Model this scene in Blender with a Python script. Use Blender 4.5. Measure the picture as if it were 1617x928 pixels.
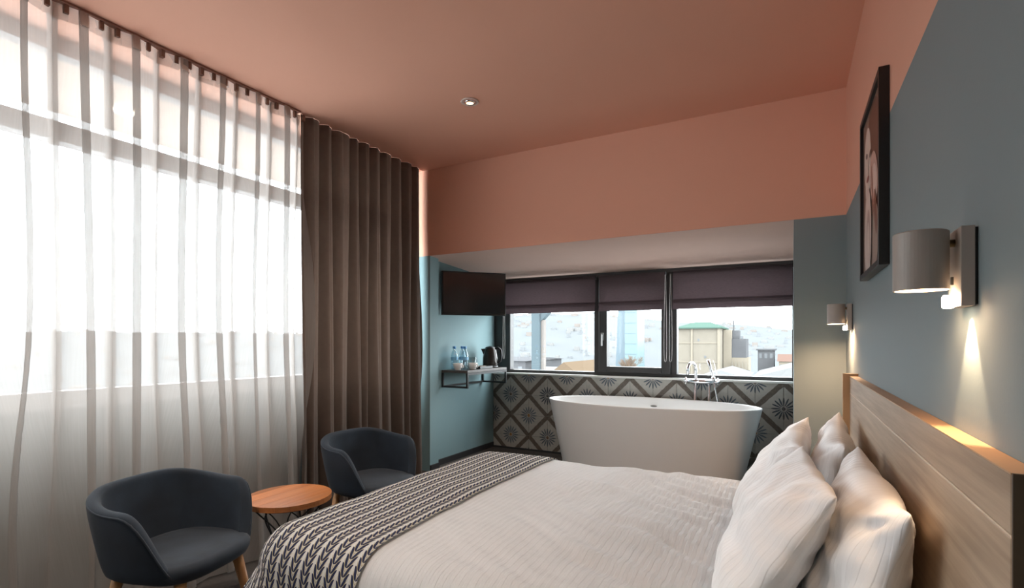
import bpy, bmesh, math, random
from mathutils import Vector, Matrix, noise

for o in list(bpy.data.objects): bpy.data.objects.remove(o)
scene = bpy.context.scene
C = scene.collection
R = math.radians
random.seed(4)

# ------------------------------------------------------------------ camera
CAM_Z = 1.23
cam = bpy.data.cameras.new('camera')
cam.sensor_fit = 'HORIZONTAL'; cam.sensor_width = 36
cam.lens = 813.6 / 1617 * 36
cam.shift_y = (539.07 - 464) / 1617
cam.clip_start = 0.02; cam.clip_end = 3000
co = bpy.data.objects.new('camera', cam); C.objects.link(co)
co.location = (0, 0, CAM_Z); co.rotation_euler = (R(90), 0, R(28.506))
scene.camera = co

# ------------------------------------------------------------------ sky and exposure
w = bpy.data.worlds.new('sky'); scene.world = w; w.use_nodes = True
bg = w.node_tree.nodes['Background']
bg.inputs[0].default_value = (0.91, 0.955, 1.0, 1); bg.inputs[1].default_value = 5.0
scene.view_settings.view_transform = 'Standard'; scene.view_settings.look = 'None'
scene.view_settings.exposure = 1.42; scene.view_settings.gamma = 1.0
scene.view_settings.use_curve_mapping = False

def portal(name, loc, rot, sx, sy):
    l = bpy.data.lights.new(name, 'AREA'); l.shape = 'RECTANGLE'; l.size = sx; l.size_y = sy
    l.cycles.is_portal = True
    o = bpy.data.objects.new(name, l); C.objects.link(o); o.location = loc; o.rotation_euler = rot
portal('window_portal', (-3.03, 1.0, 1.8), (0, R(-90), 0), 1.75, 4.6)
portal('window_portal', (-1.3, 4.66, 1.4), (R(-90), 0, 0), 2.7, 1.0)

# ------------------------------------------------------------------ materials
def nt(name):
    m = bpy.data.materials.new(name); m.use_nodes = True
    n = m.node_tree; return m, n, n.nodes['Principled BSDF']
class G:                                   # small node helper
    def __init__(s, t): s.t = t
    def add(s, kind, **kw):
        n = s.t.nodes.new(kind)
        for k, v in kw.items(): setattr(n, k, v)
        return n
    def link(s, a, b): s.t.links.new(a, b)
    def put(s, v, inp):
        if hasattr(v, 'is_output'): s.link(v, inp)
        else: inp.default_value = v
    def m(s, op, a, b=None, c=None):
        n = s.add('ShaderNodeMath', operation=op)
        s.put(a, n.inputs[0])
        if b is not None: s.put(b, n.inputs[1])
        if c is not None: s.put(c, n.inputs[2])
        return n.outputs[0]
    def mix(s, f, a, b):
        n = s.add('ShaderNodeMix', data_type='RGBA'); s.put(f, n.inputs[0])
        for v, i in ((a, n.inputs[6]), (b, n.inputs[7])):
            if hasattr(v, 'is_output'): s.link(v, i)
            else: i.default_value = (*v, 1)
        return n.outputs[2]
    def noise(s, vec, scale, detail=3, rough=.5):
        n = s.add('ShaderNodeTexNoise'); n.inputs['Scale'].default_value = scale
        n.inputs['Detail'].default_value = detail; n.inputs['Roughness'].default_value = rough
        if vec is not None: s.link(vec, n.inputs['Vector'])
        return n.outputs['Fac']
    def vmap(s, vec, scale=(1, 1, 1)):
        n = s.add('ShaderNodeMapping'); s.link(vec, n.inputs[0]); n.inputs['Scale'].default_value = scale
        return n.outputs[0]
    def ramp(s, f, lo, hi):
        n = s.add('ShaderNodeMapRange'); n.clamp = True; s.put(f, n.inputs[0])
        n.inputs[1].default_value = lo; n.inputs[2].default_value = hi
        return n.outputs[0]
    def bump(s, h, bsdf, strength=.2, dist=.01):
        n = s.add('ShaderNodeBump'); n.inputs['Strength'].default_value = strength
        n.inputs['Distance'].default_value = dist; s.link(h, n.inputs['Height'])
        s.link(n.outputs[0], bsdf.inputs['Normal'])
def mat(name, col, rough=.6, metal=0, var=.08, vscale=6, bump=0, bscale=80, bdist=.004, coat=0, sheen=0, spec=None):
    m, t, b = nt(name); g = G(t)
    tc = g.add('ShaderNodeTexCoord').outputs['Object']
    f = g.noise(tc, vscale, 4)
    lo = tuple(max(0, c * (1 - var)) for c in col); hi = tuple(min(1, c * (1 + var)) for c in col)
    g.link(g.mix(f, lo, hi), b.inputs['Base Color'])
    b.inputs['Roughness'].default_value = rough; b.inputs['Metallic'].default_value = metal
    if coat: b.inputs['Coat Weight'].default_value = coat
    if sheen: b.inputs['Sheen Weight'].default_value = sheen; b.inputs['Sheen Roughness'].default_value = .4
    if spec is not None: b.inputs['Specular IOR Level'].default_value = spec
    if bump: g.bump(g.noise(tc, bscale, 3), b, bump, bdist)
    return m
def wood(name, lo, hi, axis, rough=.5, scale=1.0, bump=.15):
    m, t, b = nt(name); g = G(t)
    tc = g.add('ShaderNodeTexCoord').outputs['Object']
    sc = [14 * scale] * 3; sc[axis] = 1.1 * scale
    v = g.vmap(tc, tuple(sc))
    sc2 = [70 * scale] * 3; sc2[axis] = 2.2 * scale
    v2 = g.vmap(tc, tuple(sc2))
    f1 = g.noise(v, 1.0, 5, .6); f2 = g.noise(v2, 1.0, 4, .6)
    f = g.ramp(g.m('ADD', g.m('MULTIPLY', f1, .65), g.m('MULTIPLY', f2, .35)), .3, .72)
    g.link(g.mix(f, lo, hi), b.inputs['Base Color'])
    b.inputs['Roughness'].default_value = rough
    g.bump(f2, b, bump, .003)
    return m
def emit(name, col, s):
    m, t, b = nt(name)
    b.inputs['Base Color'].default_value = (*col, 1)
    b.inputs['Emission Color'].default_value = (*col, 1); b.inputs['Emission Strength'].default_value = s
    return m

PINK = mat('coral_paint', (.80, .42, .30), .75, var=.03, vscale=1.5, bump=.05, bscale=150)
BLUE = mat('slate_blue_paint', (.222, .272, .284), .7, var=.04, vscale=1.2, bump=.05, bscale=150)
WHITE = mat('white_paint', (.75, .74, .72), .5, var=.02)
CARPET = mat('dark_carpet', (.055, .048, .045), .9, var=.35, vscale=60, bump=.4, bscale=300)
DARKFRAME = mat('dark_window_frame', (.045, .043, .042), .45, var=.06)
GREYFRAME = mat('grey_window_frame', (.34, .33, .33), .45, var=.05)
BASE = mat('dark_baseboard', (.03, .03, .032), .5)
BLACK = mat('black_metal', (.015, .015, .016), .45)
BLACKWOOD = mat('black_frame_lacquer', (.012, .011, .011), .4)
CHROME = mat('chrome', (.8, .8, .82), .08, metal=1, var=.01)
TUBW = mat('white_solid_surface', (.80, .79, .78), .3, var=.01, vscale=2)
OAK = wood('headboard_oak', (.25, .163, .098), (.58, .445, .315), 1, .5)
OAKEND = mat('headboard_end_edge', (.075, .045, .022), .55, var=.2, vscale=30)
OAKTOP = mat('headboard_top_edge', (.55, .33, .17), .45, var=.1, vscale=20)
LEGOAK = wood('beech_leg', (.36, .17, .06), (.55, .30, .13), 2, .4)
TABLE = wood('acacia_table_top', (.30, .095, .028), (.62, .27, .105), 1, .35, .8)
VELVET = mat('navy_velvet', (.008, .016, .028), .85, var=.6, vscale=9, sheen=.05, bump=.1, bscale=250)
VELVET2 = mat('navy_velvet_seat', (.014, .022, .034), .85, var=.6, vscale=12, sheen=.10, bump=.1, bscale=250)
DRAPE = mat('taupe_drape', (.175, .132, .108), .85, var=.1, vscale=30, sheen=.15, bump=.15, bscale=400)
TVB = mat('black_tv_plastic', (.012, .011, .011), .35)
SCONCE = mat('greige_sconce', (.42, .37, .33), .45, var=.02)
CONC = mat('grey_steel_post', (.050, .064, .071), .6)
GRIP = mat('chrome_switch', (.12, .11, .10), .3, metal=.6)

def glass_mat(name, tint=(1, 1, 1), gloss=.05):
    m = bpy.data.materials.new(name); m.use_nodes = True; t = m.node_tree; g = G(t)
    for n in list(t.nodes):
        if n.type == 'BSDF_PRINCIPLED': t.nodes.remove(n)
    tr = g.add('ShaderNodeBsdfTransparent'); tr.inputs[0].default_value = (*tint, 1)
    gl = g.add('ShaderNodeBsdfGlossy'); gl.inputs['Roughness'].default_value = .02
    mx = g.add('ShaderNodeMixShader'); mx.inputs[0].default_value = gloss
    g.link(tr.outputs[0], mx.inputs[1]); g.link(gl.outputs[0], mx.inputs[2])
    g.link(mx.outputs[0], t.nodes['Material Output'].inputs[0])
    return m
PANE = glass_mat('window_glass', (.97, .99, .985), .035)
TUMBLER = glass_mat('clear_tumbler_glass', (.90, .95, .96), .12)
BOTTLE = glass_mat('clear_bottle_plastic', (.80, .91, .96), .16)

def sheer_mat(name, col, trans, tl_=.45):
    m = bpy.data.materials.new(name); m.use_nodes = True; t = m.node_tree; g = G(t)
    for n in list(t.nodes):
        if n.type == 'BSDF_PRINCIPLED': t.nodes.remove(n)
    tr = g.add('ShaderNodeBsdfTransparent')
    di = g.add('ShaderNodeBsdfDiffuse'); di.inputs[0].default_value = (*col, 1)
    tl = g.add('ShaderNodeBsdfTranslucent'); tl.inputs[0].default_value = (*col, 1)
    a = g.add('ShaderNodeMixShader'); a.inputs[0].default_value = tl_
    g.link(di.outputs[0], a.inputs[1]); g.link(tl.outputs[0], a.inputs[2])
    uv = g.add('ShaderNodeTexCoord').outputs['UV']
    wv = g.noise(g.vmap(uv, (220, 5, 1)), 1, 2)
    fac = g.m('ADD', trans - .06, g.m('MULTIPLY', wv, .12))
    b = g.add('ShaderNodeMixShader'); g.link(fac, b.inputs[0])
    g.link(a.outputs[0], b.inputs[1]); g.link(tr.outputs[0], b.inputs[2])
    g.link(b.outputs[0], t.nodes['Material Output'].inputs[0])
    return m
SHEER = sheer_mat('white_sheer_voile', (.46, .425, .40), .34)
def blind_mat():
    m = bpy.data.materials.new('mauve_brown_blind'); m.use_nodes = True; t = m.node_tree; g = G(t)
    for n in list(t.nodes):
        if n.type == 'BSDF_PRINCIPLED': t.nodes.remove(n)
    uv = g.add('ShaderNodeTexCoord').outputs['Object']
    c = g.mix(g.noise(g.vmap(uv, (40, 40, 300)), 1, 3), (.115, .088, .094), (.185, .145, .152))
    di = g.add('ShaderNodeBsdfDiffuse'); tl = g.add('ShaderNodeBsdfTranslucent'); g.link(c, di.inputs[0]); g.link(c, tl.inputs[0])
    a = g.add('ShaderNodeMixShader'); a.inputs[0].default_value = .10
    g.link(di.outputs[0], a.inputs[1]); g.link(tl.outputs[0], a.inputs[2]); g.link(a.outputs[0], t.nodes['Material Output'].inputs[0])
    return m
BLIND = blind_mat()
TAPE = sheer_mat('sheer_header_tape', (.70, .58, .52), .25)

def linen(name, col, stripe_axis, stripes=True, bump=.35):
    m, t, b = nt(name); g = G(t)
    uv = g.add('ShaderNodeTexCoord').outputs['UV']
    sp = g.add('ShaderNodeSeparateXYZ'); g.link(uv, sp.inputs[0])
    ph = g.m('MULTIPLY', sp.outputs[stripe_axis], 2 * math.pi / .024)
    st = g.ramp(g.m('SINE', ph), -.25, .25)
    f = g.m('MULTIPLY', st, .6)
    nz = g.noise(uv, 9, 4)
    g.link(g.mix(g.m('MULTIPLY', g.m('ADD', f, nz), .6), tuple(c * .93 for c in col), col), b.inputs['Base Color'])
    g.link(g.m('ADD', .55, g.m('MULTIPLY', st, .25)), b.inputs['Roughness'])
    h = g.m('ADD', g.m('MULTIPLY', st, .25), g.m('MULTIPLY', g.noise(uv, 14, 3), 1.0))
    g.bump(h, b, bump, .006)
    b.inputs['Sheen Weight'].default_value = .15
    return m
LINEN = linen('white_striped_duvet_cotton', (.87, .875, .89), 0, bump=.5)
PILLOWC = linen('white_pillow_cotton', (.87, .87, .88), 0, bump=.5)

def runner_mat():
    m, t, b = nt('navy_leaf_jacquard'); g = G(t)
    uv = g.add('ShaderNodeTexCoord').outputs['UV']
    sp = g.add('ShaderNodeSeparateXYZ'); g.link(uv, sp.inputs[0])
    u, v = sp.outputs[0], sp.outputs[1]
    p = g.m('FRACT', g.m('DIVIDE', u, .053))
    q = g.m('MULTIPLY', g.m('ABSOLUTE', g.m('SUBTRACT', p, .5)), 2.0)
    s = g.m('FRACT', g.m('SUBTRACT', g.m('DIVIDE', v, .0275), g.m('MULTIPLY', q, 1.75)))
    half = g.m('MULTIPLY', g.m('POWER', g.m('SINE', g.m('MULTIPLY', g.ramp(q, .0, .84), math.pi)), .75), .42)
    leaf = g.m('LESS_THAN', g.m('ABSOLUTE', g.m('SUBTRACT', s, .5)), half)
    s2 = g.m('FRACT', g.m('ADD', s, .5))
    vein = g.m('LESS_THAN', g.m('ABSOLUTE', g.m('SUBTRACT', s2, .5)), g.m('MULTIPLY', half, .32))
    stem = g.m('LESS_THAN', q, .05)
    wob = g.noise(uv, 160, 2)
    base = g.mix(wob, (.74, .73, .71), (.88, .87, .85))
    c1 = g.mix(g.m('MAXIMUM', vein, stem), base, (.50, .43, .27))
    c2 = g.mix(leaf, c1, (.016, .023, .080))
    g.link(c2, b.inputs['Base Color'])
    b.inputs['Roughness'].default_value = .8
    g.bump(g.m('ADD', leaf, wob), b, .25, .002)
    return m
RUNNER = runner_mat()

def tile_mat():
    m, t, b = nt('patterned_cement_tile'); g = G(t)
    pos = g.add('ShaderNodeNewGeometry').outputs['Position']
    sp = g.add('ShaderNodeSeparateXYZ'); g.link(pos, sp.inputs[0])
    gx = g.m('DIVIDE', g.m('SUBTRACT', sp.outputs[0], -2.455), .2)
    gz = g.m('DIVIDE', g.m('SUBTRACT', sp.outputs[2], .31), .2)
    p = g.m('MULTIPLY', g.m('ADD', gx, gz), .5); q = g.m('MULTIPLY', g.m('SUBTRACT', gx, gz), .5)
    rp = g.m('ROUND', p); rq = g.m('ROUND', q)
    dp = g.m('SUBTRACT', p, rp); dq = g.m('SUBTRACT', q, rq)
    edge = g.m('MAXIMUM', g.m('ABSOLUTE', dp), g.m('ABSOLUTE', dq))
    warp = g.m('MULTIPLY', g.m('SUBTRACT', g.noise(pos, 40, 3), .5), .03)
    band = g.ramp(g.m('ADD', edge, warp), .425, .435)
    r = g.m('SQRT', g.m('ADD', g.m('MULTIPLY', dp, dp), g.m('MULTIPLY', dq, dq)))
    th = g.m('ARCTAN2', dq, dp)
    ck = g.m('COSINE', g.m('MULTIPLY', th, 16))
    thr = g.m('ADD', -.35, g.m('MULTIPLY', g.ramp(r, .19, .325), 1.5))
    pet = g.m('MULTIPLY', g.m('GREATER_THAN', ck, thr), g.m('GREATER_THAN', r, .075))
    pet = g.m('MULTIPLY', pet, g.m('LESS_THAN', r, .325))
    cen = g.m('LESS_THAN', r, .05)
    cell = g.add('ShaderNodeCombineXYZ'); g.link(rp, cell.inputs[0]); g.link(rq, cell.inputs[1])
    wn = g.add('ShaderNodeTexWhiteNoise', noise_dimensions='2D'); g.link(cell.outputs[0], wn.inputs['Vector'])
    rnd = wn.outputs['Value']
    ground = g.mix(g.noise(pos, 25, 5, .65), (.30, .295, .27), (.50, .475, .43))
    petc = g.mix(rnd, (.030, .042, .056), (.095, .125, .155))
    cenc = g.mix(g.ramp(rnd, .55, .75), (.05, .045, .05), (.33, .155, .05))
    bandc = g.mix(g.noise(pos, 30, 4), (.065, .052, .042), (.165, .130, .10))
    c = g.mix(band, ground, bandc); c = g.mix(pet, c, petc); c = g.mix(cen, c, cenc)
    wear = g.ramp(g.noise(pos, 55, 4, .7), .52, .8)
    c = g.mix(g.m('MULTIPLY', wear, .35), c, (.33, .32, .30))
    g.link(c, b.inputs['Base Color']); b.inputs['Roughness'].default_value = .55
    g.bump(g.noise(pos, 60, 3), b, .1, .002)
    return m
TILE = tile_mat()
GROUT = mat('grey_grout', (.30, .29, .27), .9)

MATB = mat('print_margin', (.30, .22, .18), .6)

# ------------------------------------------------------------------ mesh helpers
def tag(o, label=None, cat=None, group=None, kind=None):
    if label: o['label'] = label
    if cat: o['category'] = cat
    if group: o['group'] = group
    if kind: o['kind'] = kind
    return o
def root(name, loc, label, cat, group=None, rz=0):
    o = bpy.data.objects.new(name, None); C.objects.link(o); o.location = loc; o.rotation_euler = (0, 0, rz)
    o.empty_display_size = .05
    return tag(o, label, cat, group)
def obj(name, bm, m, parent=None, smooth=False, loc=None, sub=0):
    """link a bmesh as one object; loc = world point that becomes the origin (top level only)"""
    if loc is not None: bmesh.ops.translate(bm, verts=bm.verts, vec=-Vector(loc))
    bmesh.ops.recalc_face_normals(bm, faces=bm.faces)
    me = bpy.data.meshes.new(name); bm.to_mesh(me); bm.free()
    if isinstance(m, (list, tuple)):
        for x in m: me.materials.append(x)
    else: me.materials.append(m)
    if smooth:
        for p in me.polygons: p.use_smooth = True
    o = bpy.data.objects.new(name, me); C.objects.link(o)
    if loc is not None: o.location = loc
    if parent is not None: o.parent = parent
    if sub:
        s = o.modifiers.new('smooth', 'SUBSURF'); s.levels = sub; s.render_levels = sub
    return o
def box(bm, x0, x1, y0, y1, z0, z1, bev=0, seg=2, mi=0, rot=None):
    r = bmesh.ops.create_cube(bm, size=1)
    vs = r['verts']
    for v in vs:
        v.co = Vector(((x0 + x1) / 2 + v.co.x * (x1 - x0), (y0 + y1) / 2 + v.co.y * (y1 - y0), (z0 + z1) / 2 + v.co.z * (z1 - z0)))
    fs = set(f for v in vs for f in v.link_faces)
    for f in fs: f.material_index = mi
    if bev:
        es = set(e for v in vs for e in v.link_edges)
        r2 = bmesh.ops.bevel(bm, geom=list(es), offset=bev, segments=seg, affect='EDGES', profile=.5)
        vs = r2['verts']
    if rot is not None:
        c = Vector(((x0 + x1) / 2, (y0 + y1) / 2, (z0 + z1) / 2))
        bmesh.ops.rotate(bm, verts=list(set(vs)), cent=c, matrix=rot)
    return bm
def B(*a, **k): return box(bmesh.new(), *a, **k)
def cyl(bm, p0, p1, r0, r1=None, n=20, caps=True):
    p0, p1 = Vector(p0), Vector(p1); r1 = r0 if r1 is None else r1
    d = (p1 - p0).normalized(); a = d.orthogonal().normalized(); b = d.cross(a)
    A, Bv = [], []
    for i in range(n):
        t = 2 * math.pi * i / n; q = a * math.cos(t) + b * math.sin(t)
        A.append(bm.verts.new(p0 + q * r0)); Bv.append(bm.verts.new(p1 + q * r1))
    for i in range(n):
        j = (i + 1) % n; bm.faces.new((A[i], A[j], Bv[j], Bv[i]))
    if caps: bm.faces.new(A[::-1]); bm.faces.new(Bv)
    return bm
def tube(bm, pts, r, n=8, closed=False):
    pts = [Vector(p) for p in pts]; N = len(pts); rings = []; prev = None
    for i, p in enumerate(pts):
        if closed: d = (pts[(i + 1) % N] - pts[i - 1]).normalized()
        else: d = (pts[min(i + 1, N - 1)] - pts[max(i - 1, 0)]).normalized()
        a = d.orthogonal().normalized() if prev is None else (prev - d * prev.dot(d)).normalized()
        prev = a; b = d.cross(a)
        rr = r[i] if isinstance(r, (list, tuple)) else r
        rings.append([bm.verts.new(p + (a * math.cos(2 * math.pi * k / n) + b * math.sin(2 * math.pi * k / n)) * rr) for k in range(n)])
    for i in range(N if closed else N - 1):
        A, Bv = rings[i], rings[(i + 1) % N]
        for k in range(n): bm.faces.new((A[k], A[(k + 1) % n], Bv[(k + 1) % n], Bv[k]))
    if not closed: bm.faces.new(rings[0][::-1]); bm.faces.new(rings[-1])
    return bm
def lathe(bm, prof, c=(0, 0, 0), n=28, sx=1, sy=1):
    c = Vector(c); rings = []
    for r, z in prof:
        if r < 1e-6: rings.append([bm.verts.new(c + Vector((0, 0, z)))])
        else: rings.append([bm.verts.new(c + Vector((r * sx * math.cos(2 * math.pi * k / n), r * sy * math.sin(2 * math.pi * k / n), z))) for k in range(n)])
    for A, Bv in zip(rings, rings[1:]):
        for k in range(n):
            j = (k + 1) % n
            if len(A) == 1 and len(Bv) == 1: continue
            if len(A) == 1: bm.faces.new((A[0], Bv[j], Bv[k]))
            elif len(Bv) == 1: bm.faces.new((A[k], A[j], Bv[0]))
            else: bm.faces.new((A[k], A[j], Bv[j], Bv[k]))
    return bm
def prism(bm, poly, axis, a0, a1):
    """poly = 2D points in the plane normal to axis ('x': (y,z), 'y': (x,z), 'z': (x,y))"""
    def P(p, a): return {'x': (a, p[0], p[1]), 'y': (p[0], a, p[1]), 'z': (p[0], p[1], a)}[axis]
    A = [bm.verts.new(P(p, a0)) for p in poly]; Bv = [bm.verts.new(P(p, a1)) for p in poly]
    n = len(poly); bm.faces.new(A[::-1]); bm.faces.new(Bv)
    for i in range(n): bm.faces.new((A[i], A[(i + 1) % n], Bv[(i + 1) % n], Bv[i]))
    return bm
def grid(fn, nu, nv, uvfn=None, mi=0, bm=None):
    bm = bm or bmesh.new(); V = [[bm.verts.new(fn(i / nu, j / nv)) for j in range(nv + 1)] for i in range(nu + 1)]
    uvl = bm.loops.layers.uv.verify()
    for i in range(nu):
        for j in range(nv):
            f = bm.faces.new((V[i][j], V[i + 1][j], V[i + 1][j + 1], V[i][j + 1])); f.material_index = mi
            for l, (a, b) in zip(f.loops, ((i, j), (i + 1, j), (i + 1, j + 1), (i, j + 1))):
                l[uvl].uv = uvfn(a / nu, b / nv) if uvfn else (a / nu, b / nv)
    return bm
def struct(name, bm, m, label, parent=None):
    o = obj(name, bm, m, parent); o['kind'] = 'structure'
    if label: o['label'] = label
    return o
def sstep(a, b, x):
    t = max(0., min(1., (x - a) / (b - a))); return t * t * (3 - 2 * t)

# ------------------------------------------------------------------ room shell
XR = .2637; YP = 3.375; ZC = CAM_Z + 1.400; ZB = CAM_Z + .700
XW = -2.95; XA = -2.66; XS = -2.595; YS = 3.49; YW = 4.5; ZP = .17; YB = -1.9
ZT = CAM_Z + .637                     # alcove window head
struct('floor', B(-3.05, XR + .12, YB - .1, 3.2, -.12, 0), CARPET, 'dark grey carpeted bedroom floor')
struct('floor_alcove', B(-2.95, XR + .12, 3.2, YW + .15, -.12, ZP), CARPET, 'raised dark floor under the bathtub')
struct('ceiling', B(-3.05, XR + .12, YB - .1, YP + .12, ZC, ZC + .12), PINK, 'coral pink painted ceiling')
bm = bmesh.new()
box(bm, XR, XR + .12, YB - .1, YW + .15, -.12, ZB, mi=0); box(bm, XR, XR + .12, YB - .1, YP + .1, ZB, ZC + .1, mi=1)
struct('wall_right', bm, [BLUE, PINK], 'slate blue wall with coral upper band behind the headboard')
struct('wall_far', B(-3.05, XR, YP, YP + .14, ZB, ZC + .1), PINK, 'coral pink wall above the bathtub alcove')
BLUE_DAYLIT = mat('slate_blue_daylit', (.205, .318, .340), .7, var=.04, vscale=1.2, bump=.05, bscale=150)  # same slate blue wall, with the alcove's daylight mixed into the colour
struct('wall_far_return', B(-3.05, XS, YP, YS, -.12, ZB), BLUE_DAYLIT, 'narrow blue wall strip beside the taupe drape')
struct('wall_far_pier', B(.01, XR, YP, YW + .15, -.12, ZB), BLUE, 'slate blue pier beside the alcove window')
struct('wall_alcove_left', B(-3.05, XA, YS, YW + .15, -.12, ZB), BLUE_DAYLIT, 'blue alcove wall with the shelf')
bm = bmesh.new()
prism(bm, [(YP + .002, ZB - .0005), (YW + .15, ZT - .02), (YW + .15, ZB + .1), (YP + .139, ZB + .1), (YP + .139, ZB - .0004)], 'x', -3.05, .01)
struct('ceiling_alcove', bm, mat('pale_peach_soffit', (.86, .60, .50), .75, var=.03), 'sloping coral soffit above the alcove window')  # soffit colour is paler than the coral walls
struct('wall_back', B(-3.05, XR + .12, YB - .1, YB, 0, ZC), BLUE, 'blue wall behind the camera')
bm = bmesh.new()
box(bm, -3.08, XW, YB, YP, 0, .93); box(bm, -3.08, XW, YB, -1.35, .93, ZC); box(bm, -3.08, XW, 3.22, YP, .93, ZC)
struct('wall_left', bm, BLUE, 'blue parapet wall under the wide window')
# tiled wall under the alcove window: 20 cm cement tiles, each its own piece
wt = struct('wall_alcove_far', B(XA, .01, YW + .002, YW + .16, -.12, .905), GROUT, 'patterned cement tile wall below the alcove window')
tile_mesh = {}
def tile(x0, x1, z0, z1):
    key = (round(x1 - x0, 3), round(z1 - z0, 3))
    if key not in tile_mesh:
        b_ = B(0, x1 - x0, 0, .009, 0, z1 - z0, bev=.0016, seg=1)
        me = bpy.data.meshes.new('tile'); b_.to_mesh(me); b_.free(); me.materials.append(TILE); tile_mesh[key] = me
    o = bpy.data.objects.new('tile', tile_mesh[key]); C.objects.link(o); o.parent = wt
    o.location = (x0, YW - .006 + random.uniform(-.0008, .0008), z0)
G_ = .001
for i in range(14):
    x0 = -2.655 + .2 * i; x1 = min(x0 + .2, .009)
    for z0, z1 in ((ZP, .31), (.31, .51), (.51, .71), (.71, .905)):
        tile(x0 + G_, x1 - G_, z0 + G_, z1 - G_)
struct('trim_1', B(XA, .01, YW - .03, YW + .06, .905, .923, bev=.004), WHITE, 'thin white sill above the patterned tiles')
# baseboards
struct('baseboard_alcove', B(XA, XA + .012, YS, YW - .01, ZP, ZP + .05), BASE, 'dark baseboard along the blue alcove wall')
struct('baseboard_return', B(XS, XS + .012, YP + .0, YS, ZP, ZP + .05), BASE, 'dark baseboard on the blue wall strip')
struct('baseboard_tiles', B(XA + .012, .01, YW - .018, YW - .0075, ZP, ZP + .016), BASE, 'dark joint strip at the foot of the tiles')
struct('baseboard_right', B(XR - .012, XR, YB, .8, 0, .06), BASE, 'dark baseboard on the right wall')

# left window
w1 = root('window_1', (XW - .06, 1.0, .93), 'wide grey framed window behind the sheer curtain', None); w1['kind'] = 'structure'
def wpart(name, x0, x1, y0, y1, z0, z1, m, par, org, bev=.003):
    b_ = B(x0, x1, y0, y1, z0, z1, bev=bev, seg=1); bmesh.ops.translate(b_, verts=b_.verts, vec=-Vector(org))
    return obj(name, b_, m, par)
og = (XW - .06, 1.0, .93)
ya, yb = -1.35, 3.22
for nm, y0, y1, z0, z1 in (('bottom_rail', ya, yb, .93, 1.0), ('transom', ya, yb, 2.155, 2.245), ('top_rail', ya, yb, 2.56, ZC),
                           ('jamb', ya, ya + .06, 1.0, 2.56), ('jamb', yb - .06, yb, 1.0, 2.56)):
    wpart(nm, XW - .10, XW - .02, y0, y1, z0, z1, GREYFRAME, w1, og)
wpart('pane', XW - .066, XW - .056, ya + .06, yb - .06, 1.0, 2.155, PANE, w1, og, 0)
wpart('pane', XW - .066, XW - .056, ya + .06, yb - .06, 2.245, 2.56, PANE, w1, og, 0)
struct('trim_2', B(XW - .03, XW + .03, ya, yb, .915, .935, bev=.004), mat('grey_sill', (.35, .36, .37), .5), 'grey sill of the wide window')

# alcove window
w2 = root('window_2', (-1.3, YW + .06, .923), 'dark framed alcove window with three panes', None); w2['kind'] = 'structure'
og = (-1.3, YW + .06, .923)
f0, f1 = YW + .02, YW + .10
def fp(nm, x0, x1, z0, z1, m=DARKFRAME, y0=f0, y1=f1, par=w2): return wpart(nm, x0, x1, y0, y1, z0, z1, m, par, og)
fp('bottom_rail', XA, .01, .923, .952); fp('top_rail', XA, .01, ZT - .055, ZT)
fp('jamb', XA, -2.476, .952, ZT - .055); fp('jamb', .002, .01, .952, ZT - .055)
fp('mullion', -1.596, -1.545, .952, ZT - .055); fp('mullion', -.91, -.86, .952, ZT - .055)
fp('pane', -2.476, -1.596, .952, ZT - .055, PANE, YW + .055, YW + .063)
fp('pane', -.86, .002, .952, ZT - .055, PANE, YW + .055, YW + .063)
sash = obj('sash', (lambda b_: (box(b_, -1.545, -1.47, f0 - .02, f1 - .01, .952, ZT - .055, bev=.004, seg=1), box(b_, -.986, -.91, f0 - .02, f1 - .01, .952, ZT - .055, bev=.004, seg=1),
      box(b_, -1.47, -.986, f0 - .02, f1 - .01, .952, 1.005, bev=.004, seg=1), box(b_, -1.47, -.986, f0 - .02, f1 - .01, ZT - .12, ZT - .055, bev=.004, seg=1),
      bmesh.ops.translate(b_, verts=b_.verts, vec=-Vector(og)), b_)[-1])(bmesh.new()), DARKFRAME, w2)
fp('sash_pane', -1.47, -.986, 1.005, ZT - .12, PANE, YW + .045, YW + .053, par=sash)
hb = bmesh.new(); box(hb, -1.525, -1.497, f0 - .032, f0 - .02, 1.24, 1.31, bev=.003); box(hb, -1.519, -1.503, f0 - .055, f0 - .035, 1.19, 1.295, bev=.005); cyl(hb, (-1.511, f0 - .02, 1.283), (-1.511, f0 - .045, 1.283), .007)
bmesh.ops.translate(hb, verts=hb.verts, vec=-Vector(og)); obj('handle', hb, mat('satin_handle', (.35, .35, .35), .3, metal=.8), sash)['label'] = 'satin metal handle'

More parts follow.
